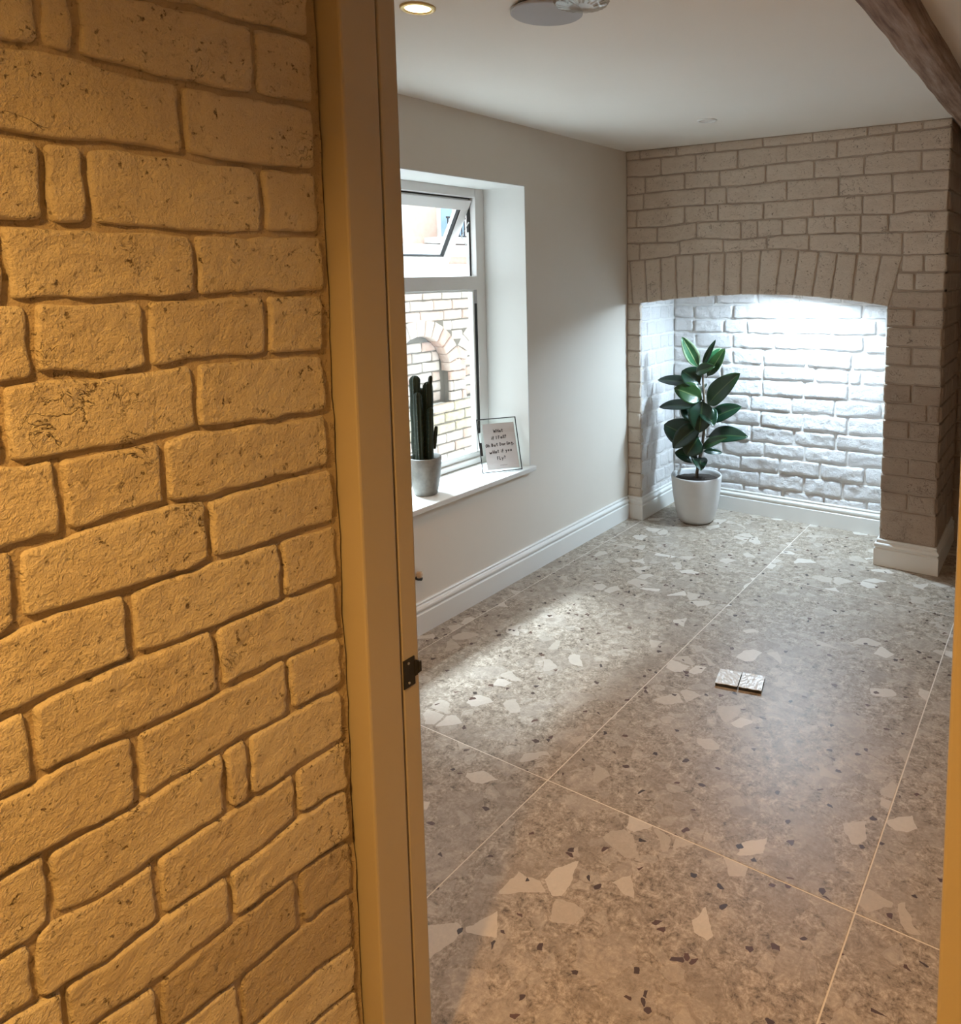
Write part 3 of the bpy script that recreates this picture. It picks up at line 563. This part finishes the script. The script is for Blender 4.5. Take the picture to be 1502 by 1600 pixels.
# ---------------------------------------------------------------- outside: sunken yard wall with two blind arches, house beyond
XE = -4.4
ye = empty('yard_wall', (XE, 4.5, -0.6)); setp(ye, 'weathered brick yard wall with blind arches seen through the window', 'wall')
ARC = [(4.33, 0.325), (5.165, 0.325), (3.495, 0.325)]; ZS = 0.69; ZL = 0.425
OFF = Vector((XE, 4.5, -0.6))
def sub(o): o.location = o.location-OFF; return o
mexf = lambda s, z, d: Vector((XE+d, s, z)); mexb = lambda s, z, d: Vector((XE-0.115+d, s, z))
YE0, YE1 = 2.6, 6.2; ZTOP = 1.47; ZBOT = -0.6
cells = []; bm = bmesh.new()
for i in range(72):          # mortar bed, open at the blind arches
    for j in range(42):
        y0_ = YE0+(YE1-YE0)*i/72; y1_ = y0_+(YE1-YE0)/72; z0_ = ZBOT+(ZTOP-ZBOT)*j/42; z1_ = z0_+(ZTOP-ZBOT)/42
        yc, zc = (y0_+y1_)/2, (z0_+z1_)/2
        if any((abs(yc-c) < r+0.03 and ZL-0.03 < zc <= ZS) or (zc > ZS and math.hypot(yc-c, zc-ZS) < r+0.05) for c, r in ARC): continue
        box(bm, XE-0.14-OFF.x, XE-0.006-OFF.x, y0_-OFF.y, y1_-OFF.y, z0_-OFF.z, z1_-OFF.z)
bmesh.ops.remove_doubles(bm, verts=bm.verts[:], dist=0.0005)
link('mortar_bed', bm, 'yard_mortar', ye)
boxo('recess_bed', 'yard_mortar', (-0.3, -0.121, YE0-4.5, YE1-4.5, 0, ZTOP+0.6), ye)
ke = dict(corner=0.012, e=(0.004, 0.012), wob=0.006, nscale=18)
CH = 0.086; k = 0; z = ZTOP
while z > -0.12:
    ze = z-CH; zm = (z+ze)/2
    cuts = [YE0+0.5]
    spans = [(3.3, 5.9)]
    for c, r in ARC:
        ro = r+0.145
        if zm > ZS: hw = math.sqrt(max(0, ro*ro-(zm-ZS)**2)) if abs(zm-ZS) < ro else 0
        else: hw = r if zm > ZL-0.01 else 0
        if hw > 0:
            ns = []
            for a, b in spans:
                if c+hw <= a or c-hw >= b: ns.append((a, b)); continue
                if c-hw > a: ns.append((a, c-hw))
                if c+hw < b: ns.append((c+hw, b))
            spans = ns
    mat = 'yard_mossy' if 0.16 < zm < 0.40 else 'yard_brick'
    for a, b in spans:
        if b-a < 0.04 or b < 3.9 and False: continue
        for o in row_bricks(ye, a, b, [3.3+0.115*(k % 2)+0.232*i+random.uniform(-.02, .02) for i in range(1, 13)], flat(ze), flat(z), mexf, mat, 0.012, 0.04, 0.008, 0.004, **ke): sub(o)
    if ZL < zm < ZS+0.30:
        for c, r in ARC[:2]:
            for o in row_bricks(ye, c-r+0.01, c+r-0.01, [c-r+0.11*(k % 2)+0.22*i for i in range(1, 3)], flat(ze), flat(z), mexb, 'yard_brick', 0.012, 0.04, 0.006, 0.004, **ke): sub(o)
    z = ze; k += 1
for c, r in ARC[:2]:
    nV = 13
    for i in range(nV):
        a0 = math.pi*i/nV+0.012; a1 = math.pi*(i+1)/nV-0.012
        f = lambda rr, a: (c+rr*math.cos(a), ZS+rr*math.sin(a))
        o = brick(ye, 'voussoir', quad_fn(f(r, a1), f(r, a0), f(r+0.135, a1), f(r+0.135, a0)), 0.08, 0.135, mexf, 'yard_brick', 0.04, 0.009, 0.004, back=-0.10, **ke); sub(o)
    boxo('stone_ledge', 'stone', (-0.12, 0.03, c-r-4.5, c+r-4.5, ZL-0.045+0.6, ZL+0.6), ye, 0.006)
boxo('coping', 'stone', (-0.32, 0.04, YE0-4.5, YE1-4.5, ZTOP+0.6, ZTOP+0.66), ye, 0.01)
setp(boxo('yard_ground', 'stone', (XE, -2.62, 0.5, 6.5, -0.7, -0.6)), 'pale paving of the sunken yard outside', None, None, 'structure')
setp(boxes('wall_outer', 'render', [(-2.70, -2.61, -1.0, 6.5, -0.6, 0.0), (-2.70, -2.61, -1.0, 6.5, H, 3.2), (-2.70, -2.61, 4.62, 6.5, 0.0, H), (-2.70, -2.61, -1.0, 0.79, 0.0, H)]), 'outer face of the house wall around the window', None, None, 'structure')

# house across the yard
XG = -9.0
hs = empty('neighbouring_house', (XG, 9, -0.6)); setp(hs, 'pale pink brick house with railed balcony beyond the yard wall', 'building')
def hb(name, mat, bl, par=None, bev=0): return boxes(name, mat, [(a, b, c-9, d-9, e+0.6, f+0.6) for a, b, c, d, e, f in bl], par or hs, bev)
hb('wall', 'house_brick', [(-2.0, 0.0, 6.0, 13.0, -0.6, 3.6)])
hb('band', 'stone', [(0.0, 0.10, 6.0, 13.0, 1.78, 1.98)]); hb('band', 'stone', [(0.0, 0.06, 6.0, 13.0, 1.55, 1.66)])
hb('roof', 'render', [(-2.2, 0.25, 5.8, 13.2, 3.6, 3.75)])
for a, b, c, d in ((9.30, 9.95, 2.0, 2.75), (7.7, 8.5, 2.1, 2.9)):
    f = hb('window', 'render', [(0.0, 0.05, a, b, c, d)]); hb('window_pane', 'blue_glass', [(0.05, 0.06, a+0.05, (a+b)/2-0.02, c+0.05, d-0.05)], f); hb('window_pane', 'blue_glass', [(0.05, 0.06, (a+b)/2+0.02, b-0.05, c+0.05, d-0.05)], f)
rl = hb('balcony_rail', 'black_metal', [(0.35, 0.38, 9.15, 10.3, 2.39, 2.42), (0.35, 0.38, 9.15, 10.3, 2.10, 2.12)])
for i in range(18): hb('baluster', 'black_metal', [(0.358, 0.372, 9.17+0.065*i, 9.184+0.065*i, 2.1, 2.4)], rl)
hb('balcony_slab', 'render', [(0.0, 0.45, 9.0, 10.4, 2.0, 2.09)])

# ---------------------------------------------------------------- lamps
def spot(parent, name, loc, power, deg, blend, col, rad=0.03, aim=(0, 0, -1)):
    l = bpy.data.lights.new(name, 'SPOT'); l.energy = power; l.spot_size = R(deg); l.spot_blend = blend; l.color = col; l.shadow_soft_size = rad
    o = bpy.data.objects.new(name, l); C.objects.link(o); o.location = loc
    o.rotation_euler = Vector(aim).to_track_quat('-Z', 'Y').to_euler()
    return o
def downlight(x, y, label, lit=True, group=None, rim='brass'):
    t = empty('recessed_downlight', (x, y, H)); setp(t, label, 'downlight', group)
    bm = bmesh.new(); lathe(bm, [(0.047, 0.0), (0.047, -0.003), (0.044, -0.0055), (0.037, -0.006), (0.034, -0.003), (0.034, 0.004)], 40); link('rim', bm, rim, t, smooth=True)
    bm = bmesh.new(); rr = lathe(bm, [(0.0345, -0.0022), (0.001, -0.0022)], 40); link('lens', bm, 'lamp_on' if lit else 'white_plastic', t)
    return t
downlight(-1.507, 1.512, 'lit warm recessed ceiling downlight close to the door frame')
spot(None, 'room_downlight_beam', (-1.507, 1.512, H-0.012), ROOM_W, 120, 0.8, WARM2)
downlight(-1.496, 3.354, 'small unlit white ceiling downlight in front of the chimney breast', False, None, 'white_plastic')
downlight(-0.42, -0.30, 'lit warm downlight in the hall ceiling beside the brick wall')
spot(None, 'hall_downlight_beam', (-0.42, -0.30, H-0.012), HALL_W, 146, 1.0, WARM, 0.055)
for x_, y_, t_ in ((0.45, 1.512, 'added unseen warm downlight in the room ceiling just right of the doorway'),):
    downlight(x_, y_, t_); spot(None, 'room_downlight_beam', (x_, y_, H-0.012), ROOM_W, 120, 0.8, WARM2)  # lamp added out of view to raise the warm room light

t = empty('ceiling_disc', (-1.23, 1.71, H)); setp(t, 'round pale grey flush ceiling disc beside the glass lamp', 'ceiling disc')
bm = bmesh.new(); rr = lathe(bm, [(0.085, 0.0), (0.085, -0.006)], 48); link('mount', bm, 'black_metal', t)
bm = bmesh.new(); rr = lathe(bm, [(0.094, -0.006), (0.097, -0.009), (0.097, -0.013), (0.094, -0.015)], 48); cap(bm, rr[0]); cap(bm, rr[-1]); link('face_plate', bm, 'grey_plastic', t)
t = empty('glass_ceiling_lamp', (-1.06, 1.62, H)); setp(t, 'ribbed clear glass ceiling lamp shade at the top edge', 'ceiling lamp')
bm = bmesh.new(); rr = lathe(bm, [(0.05, 0), (0.05, -0.012), (0.03, -0.018)], 32); cap(bm, rr[-1]); link('ceiling_plate', bm, 'steel', t, smooth=True)
bm = bmesh.new(); n = 48; rings = []
for r, z in [(0.032, -0.012), (0.055, -0.022), (0.068, -0.036), (0.062, -0.046), (0.03, -0.053), (0.004, -0.055)]:
    rings.append([bm.verts.new((r*(1+0.05*(i % 2))*math.cos(2*math.pi*i/n), r*(1+0.05*(i % 2))*math.sin(2*math.pi*i/n), z)) for i in range(n)])
for a, b in zip(rings, rings[1:]):
    for i in range(n): bm.faces.new((a[i], a[(i+1) % n], b[(i+1) % n], b[i]))
cap(bm, rings[-1]); g_ = link('glass_shade', bm, 'ribbed_glass', t, smooth=False)
# strip light
t = empty('niche_strip_light', (-1.22, 4.088, 1.436)); setp(t, 'cool white strip light hidden behind the niche arch', 'strip light')
boxo('housing', 'white_plastic', (-0.23, 0.23, -0.02, 0.02, -0.010, 0.010), t, 0.002); boxo('diffuser', 'led', (-0.22, 0.22, -0.015, 0.015, -0.014, -0.0101), t)
area('niche_strip_beam', (-1.22, 4.088, 1.412), (-1.36, 3.74, 0), 0.42, 0.03, NICHE_W, (0.62, 0.82, 1.0))

# ---------------------------------------------------------------- plant in the niche
PX, PY = -1.885, 4.10
pt = empty('potted_rubber_plant', (PX, PY, 0)); setp(pt, 'dark green rubber plant in a round white pot standing in the niche', 'plant')
bm = bmesh.new()
prof = [(0.0, 0.0), (0.085, 0.0), (0.098, 0.006), (0.112, 0.03), (0.126, 0.08), (0.138, 0.14), (0.147, 0.21), (0.152, 0.272), (0.153, 0.285), (0.150, 0.290), (0.145, 0.288), (0.142, 0.275), (0.138, 0.235)]
rr = lathe(bm, prof[1:], 56); cap(bm, rr[0]); link('pot', bm, 'ceramic', pt, smooth=True)
bm = bmesh.new(); rr = lathe(bm, [(0.1405, 0.255), (0.1, 0.262), (0.05, 0.268), (0.01, 0.27)], 32)
for v in bm.verts: v.co.z += 0.006*noise.noise(v.co*40)
cap(bm, rr[-1]); link('soil', bm, 'soil', pt, smooth=True)
O = Vector((PX, PY, 0))
bm = bmesh.new(); st = [Vector((-1.884, 4.1, 0.25))-O]+[Vector(p)-O for p in STEM]; tube(bm, st, [0.010, 0.010, 0.0095, 0.009, 0.0085, 0.008, 0.007, 0.0065, 0.006, 0.004], 10); link('stem', bm, 'bark', pt, smooth=True)
bm = bmesh.new(); tube(bm, [(0.01, -0.005, 0.25), (0.012, -0.01, 0.34), (0.03, -0.008, 0.43)], [0.006, 0.006, 0.005], 8); link('stem', bm, 'bark', pt, smooth=True)
def leaf(parent, b, t, wid, mat, bend=0.12, face=0.55, org=O):
    b, t = Vector(b)-org, Vector((max(t[0], -2.160), t[1], t[2]))-org; ax = (t-b); L = ax.length; ax.normalize()
    cv = (CAM-(b+org)).normalized()
    nrm = (cv*face+Vector((0, 0, 1))*(1-face)); nrm = (nrm-ax*nrm.dot(ax)).normalized(); sd = ax.cross(nrm)
    bm = bmesh.new(); uvl = bm.loops.layers.uv.new('UVMap'); nu, nv = 16, 8; g = []; uvs = {}
    for i in range(nu+1):
        u = i/nu; p0 = 0.10
        if u < p0: w_ = 0.045
        else:
            q = (u-p0)/(1-p0); w_ = max(0.012, (math.sin(math.pi*min(1, q**0.82)))**0.62*(1-0.10*q)) if q < 1 else 0.0
        row = []
        for j in range(nv+1):
            v = j/nv*2-1
            h = L*bend*(4*u*(1-u))*0.55 + 0.16*wid*abs(v)*w_ + 0.0025*noise.noise(Vector((u*6+b.x*50, v*2, b.z*40)))
            pnt = b+ax*(L*u)+sd*(v*wid*0.5*w_)+nrm*h
            vv = bm.verts.new(pnt); uvs[vv] = ((v+1)/2, u); row.append(vv)
        g.append(row)
    for a, c in zip(g, g[1:]):
        for j in range(nv): bm.faces.new((a[j], a[j+1], c[j+1], c[j]))
    for f in bm.faces:
        for lp in f.loops: lp[uvl].uv = uvs[lp.vert]
    o = link('leaf', bm, mat, parent, smooth=True, recalc=False)
    so = o.modifiers.new('thick', 'SOLIDIFY'); so.thickness = 0.0012
    return o
mats = {0: 'leaf_young', 1: 'leaf', 2: 'leaf_young', 3: 'leaf_mid', 4: 'leaf_mid', 7: 'leaf_mid', 8: 'leaf_mid', 14: 'leaf_mid'}
for i, (b, t_, w_) in enumerate(LEAF): leaf(pt, b, t_, w_*(1.12 if i < 4 else 1.5), mats.get(i, 'leaf'), face=0.85 if i in (0, 2, 3, 10, 12, 16, 18) else 0.66)
for b_, t_, w_ in (((-1.85, 4.1, 0.60), (-1.99, 3.99, 0.46), 0.10), ((-1.846, 4.11, 0.47), (-1.97, 4.16, 0.36), 0.09), ((-1.86, 4.09, 0.40), (-1.80, 3.98, 0.35), 0.07), ((-1.835, 4.1, 0.70), (-1.73, 4.0, 0.62), 0.085), ((-1.845, 4.1, 0.80), (-1.93, 4.2, 0.79), 0.085)):
    leaf(pt, b_, t_, w_*1.3, 'leaf', face=0.6)

# ---------------------------------------------------------------- cactus on the sill
CX, CY = -2.385, 2.345
ct = empty('potted_cactus', (CX, CY, 0.547)); setp(ct, 'dark columnar cactus in a mottled grey pot on the window sill', 'cactus')
bm = bmesh.new(); rr = lathe(bm, [(0.046, 0.0), (0.050, 0.003), (0.057, 0.03), (0.065, 0.08), (0.070, 0.13), (0.072, 0.165), (0.070, 0.170), (0.066, 0.169), (0.064, 0.14)], 48); cap(bm, rr[0]); link('pot', bm, 'cement_pot', ct, smooth=True)
bm = bmesh.new(); rr = lathe(bm, [(0.066, 0.148), (0.03, 0.153), (0.005, 0.155)], 24); cap(bm, rr[-1]); link('soil', bm, 'soil', ct, smooth=True)
def column(x, y, z0, z1, r, lean=(0, 0), ribs=6):
    bm = bmesh.new(); n = ribs*4; rings = []
    ud = 1-r/(z1-z0)
    for u in [k_/10*ud for k_ in range(11)]+[ud+(1-ud)*q_ for q_ in (0.3, 0.55, 0.75, 0.88, 0.96, 1.0)]:
        rr_ = r*(1.0 if u <= ud else math.sqrt(max(0.02, 1-((u-ud)/(1-ud))**2)))*(0.85+0.15*min(1, u*4)+0.06*math.sin(u*17+x*90))
        rings.append([bm.verts.new((x+lean[0]*u+rr_*(1+0.30*math.cos(ribs*2*math.pi*k/n))*math.cos(2*math.pi*k/n)/1.3, y+lean[1]*u+rr_*(1+0.30*math.cos(ribs*2*math.pi*k/n))*math.sin(2*math.pi*k/n)/1.3, z0+(z1-z0)*u)) for k in range(n)])
    for a, b in zip(rings, rings[1:]):
        for k in range(n): bm.faces.new((a[k], a[(k+1) % n], b[(k+1) % n], b[k]))
    cap(bm, rings[-1]); o = link('column', bm, 'cactus', ct, smooth=True)
    bm = bmesh.new()
    for i in range(1, 13):
        for q in range(ribs):
            u = i/13; a = 2*math.pi*q/ribs; c = Vector((x+lean[0]*u+r*0.98*math.cos(a), y+lean[1]*u+r*0.98*math.sin(a), z0+(z1-z0)*u))
            for da in (-0.6, 0, 0.6):
                d = Vector((math.cos(a+da), math.sin(a+da), random.uniform(-.4, .5)))*0.008; s_ = Vector((-math.sin(a), math.cos(a), 0))*0.0006
                bm.faces.new([bm.verts.new(c-s_), bm.verts.new(c+s_), bm.verts.new(c+d)])
    sp_ = link('spines', bm, 'spine', o, recalc=False); sp_['kind'] = 'stuff'
column(-0.024, -0.022, 0.14, 0.53, 0.024); column(0.006, 0.018, 0.14, 0.50, 0.023, (0.004, 0.004)); column(0.004, -0.030, 0.14, 0.46, 0.020, (0.0, -0.006)); column(-0.03, 0.022, 0.14, 0.47, 0.021, (-.006, 0))
column(0.026, 0.034, 0.20, 0.30, 0.009, (0.006, 0.010), 5)
column(0.03, 0.0, 0.14, 0.39, 0.015, (0.006, 0.008), 5); column(-0.01, 0.044, 0.14, 0.43, 0.016, (0, 0.004), 5); column(0.012, 0.03, 0.44, 0.525, 0.010, (0.003, 0.006), 5)

# ---------------------------------------------------------------- framed print
bl_ = Vector((-2.382, 2.7195, 0.5475)); ex = Vector((0.5772, 0.8166, 0)); nn_ = Vector((0.8166, -0.5772, 0)); a_ = R(24)
upv = Vector((0, 0, math.cos(a_)))-nn_*math.sin(a_); nf = ex.cross(upv); nf = nf if nf.dot(nn_) > 0 else -nf
fr = empty('framed_print', (0, 0, 0))
fm = Matrix((ex, upv, nf)).transposed().to_4x4(); fm.translation = bl_+nf*0.004+Vector((0, 0, 0.002)); fr.matrix_world = fm
setp(fr, 'clear glass picture frame with handwritten quote leaning on the window sill', 'picture frame')
FW, FH, T = 0.20, 0.268, 0.0032
for b in ((0, FW, 0, T), (0, FW, FH-T, FH), (0, T, T, FH-T), (FW-T, FW, T, FH-T)): boxo('frame_edge', 'black_metal', (b[0], b[1], b[2], b[3], -0.004, 0.004), fr)
boxo('glass', 'glass', (T, FW-T, T, FH-T, -0.002, -0.0008), fr)
boxo('paper_card', 'paper', (0.027, FW-0.013, 0.012, FH-0.026, -0.0006, 0.0004), fr)
boxo('hinge_tab', 'black_metal', (T, 0.013, 0.085, 0.150, -0.004, 0.003), fr)
GL = {'W': [[(0, 1), (.2, 0), (.45, .7), (.7, 0), (.9, 1)]], 'w': [[(0, .6), (.2, 0), (.45, .45), (.65, 0), (.85, .6)]], 'H': [[(0, 1), (0, 0)], [(.6, 1), (.6, 0)], [(0, .5), (.6, .5)]],
 'h': [[(0, 1), (0, 0)], [(0, .45), (.3, .55), (.5, .35), (.5, 0)]], 'a': [[(.5, .5), (.2, .55), (0, .25), (.2, 0), (.5, .2), (.5, .55), (.6, 0)]], 't': [[(.25, 1), (.25, .1), (.45, 0)], [(0, .65), (.5, .7)]],
 'i': [[(.1, .55), (.1, 0)], [(.1, .85), (.12, .9)]], 'f': [[(.5, .95), (.25, 1), (.2, .7), (.2, -.1)], [(0, .5), (.5, .55)]], 'I': [[(.1, 1), (.1, 0)]], 'l': [[(.1, 1), (.1, .1), (.25, 0)]],
 '?': [[(0, .8), (.2, 1), (.45, .85), (.25, .5), (.22, .3)], [(.2, .05), (.24, .0)]], 'O': [[(.3, 1), (0, .5), (.25, 0), (.6, .4), (.5, .9), (.3, 1)]], 'B': [[(0, 0), (0, 1), (.45, .8), (.05, .5), (.55, .25), (0, 0)]],
 'u': [[(0, .55), (.1, 0), (.4, .1), (.45, .55), (.5, 0)]], 'D': [[(0, 0), (0, 1), (.55, .7), (.5, .2), (0, 0)]], 'r': [[(0, .55), (.05, 0)], [(.05, .35), (.35, .55)]], 'n': [[(0, .55), (.02, 0)], [(.02, .4), (.3, .55), (.45, 0)]],
 'g': [[(.45, .5), (.1, .55), (0, .25), (.4, .2), (.45, .55), (.4, -.35), (.05, -.3)]], ',': [[(.1, .05), (0, -.2)]], 'y': [[(0, .55), (.2, .1)], [(.5, .55), (.1, -.4)]], 'o': [[(.25, .55), (0, .25), (.25, 0), (.5, .25), (.25, .55)]], 'F': [[(.05, 0), (.05, 1), (.5, 1)], [(.05, .55), (.4, .55)]], 'L': [[(0, 1), (0, 0), (.4, .02)]]}
def stroke(bm, p, q, w_, z):
    d = (q-p); d = d.normalized() if d.length > 1e-6 else Vector((1, 0)); n_ = Vector((-d.y, d.x))*w_; p = p-d*w_*.6; q = q+d*w_*.6
    bm.faces.new([bm.verts.new((v.x, v.y, z)) for v in (p-n_, q-n_, q+n_, p+n_)])
def write(lines, cx, size, w_, z):
    bm = bmesh.new()
    for txt, yy, tilt in lines:
        adv = [0.42 if ch == ' ' else (0.35 if ch in 'iIl,' else (1.12 if ch in 'Ww' else 0.78)) for ch in txt]
        x = cx-sum(adv)*size/2
        for ch, ad in zip(txt, adv):
            for s_ in GL.get(ch, []):
                pts = [Vector((x+a*size*0.86, yy+b*size+tilt*(x-cx))) for a, b in s_]
                for p, q in zip(pts, pts[1:]): stroke(bm, p, q, w_, z)
            x += ad*size
    return bm
bm = write([('WHat', 0.196, .02), ('if I Fall?', 0.163, .05), ('Oh But Darling,', 0.128, .05), ('wHat if you', 0.094, .06), ('FLy?', 0.060, .05)], 0.105, 0.0150, 0.0015, 0.0007)
link('handwriting', bm, 'ink', fr, recalc=False)
boxo('signature_line', 'ink', (0.092, 0.128, 0.030, 0.0312, 0.0004, 0.0007), fr)

# ---------------------------------------------------------------- leaflet on the floor, knob on the wall
lf = empty('folded_packet', (-0.975, 2.515, 0)); lf.rotation_euler = (0, 0, R(12)); setp(lf, 'small white crinkled folded packet lying on the terrazzo floor', 'packet')
for sx in (-1, 1):
    bm = bmesh.new(); g = []; nx_, ny_ = 10, 9
    for j in range(ny_+1):
        row = []
        for i in range(nx_+1):
            u, v = i/nx_, j/ny_; x = sx*(0.002+0.082*u); y = -0.052+0.104*v
            z = 0.013+0.0016*noise.noise(Vector((x*60, y*60, sx)))+0.0012*noise.noise(Vector((x*130, y*130, sx)))
            if v in (0, 1): y += 0.002*noise.noise(Vector((x*160, v, sx*3)))
            row.append(bm.verts.new((x, y, z)))
        g.append(row)
    for a, b in zip(g, g[1:]):
        for i in range(nx_): bm.faces.new((a[i], a[i+1], b[i+1], b[i]))
    o = link('panel', bm, 'leaflet', lf, smooth=False)
    so = o.modifiers.new('thick', 'SOLIDIFY'); so.thickness = 0.002
    boxo('dark_edge', 'black_metal', (min(sx*0.003, sx*0.083), max(sx*0.003, sx*0.083), -0.0515, 0.051, 0.0, 0.0105), lf)
kb = empty('wall_knob', (XL, 2.172, 0.245)); setp(kb, 'small pale knob on the grey wall just beside the door frame edge', 'knob')
bm = bmesh.new(); rr = lathe(bm, [(0.010, 0.0), (0.010, 0.014), (0.008, 0.016), (0.008, 0.026)], 20); cap(bm, rr[0]); cap(bm, rr[-1]); o = link('base', bm, 'black_metal', kb, smooth=False); o.rotation_euler = (0, R(90), 0)
bm = bmesh.new(); rr = lathe(bm, [(0.010, 0.0), (0.014, 0.008), (0.014, 0.018), (0.010, 0.024), (0.004, 0.026)], 20); cap(bm, rr[0]); cap(bm, rr[-1]); o = link('cap', bm, 'peg', kb, smooth=True); o.location = (0.016, 0, 0.004)
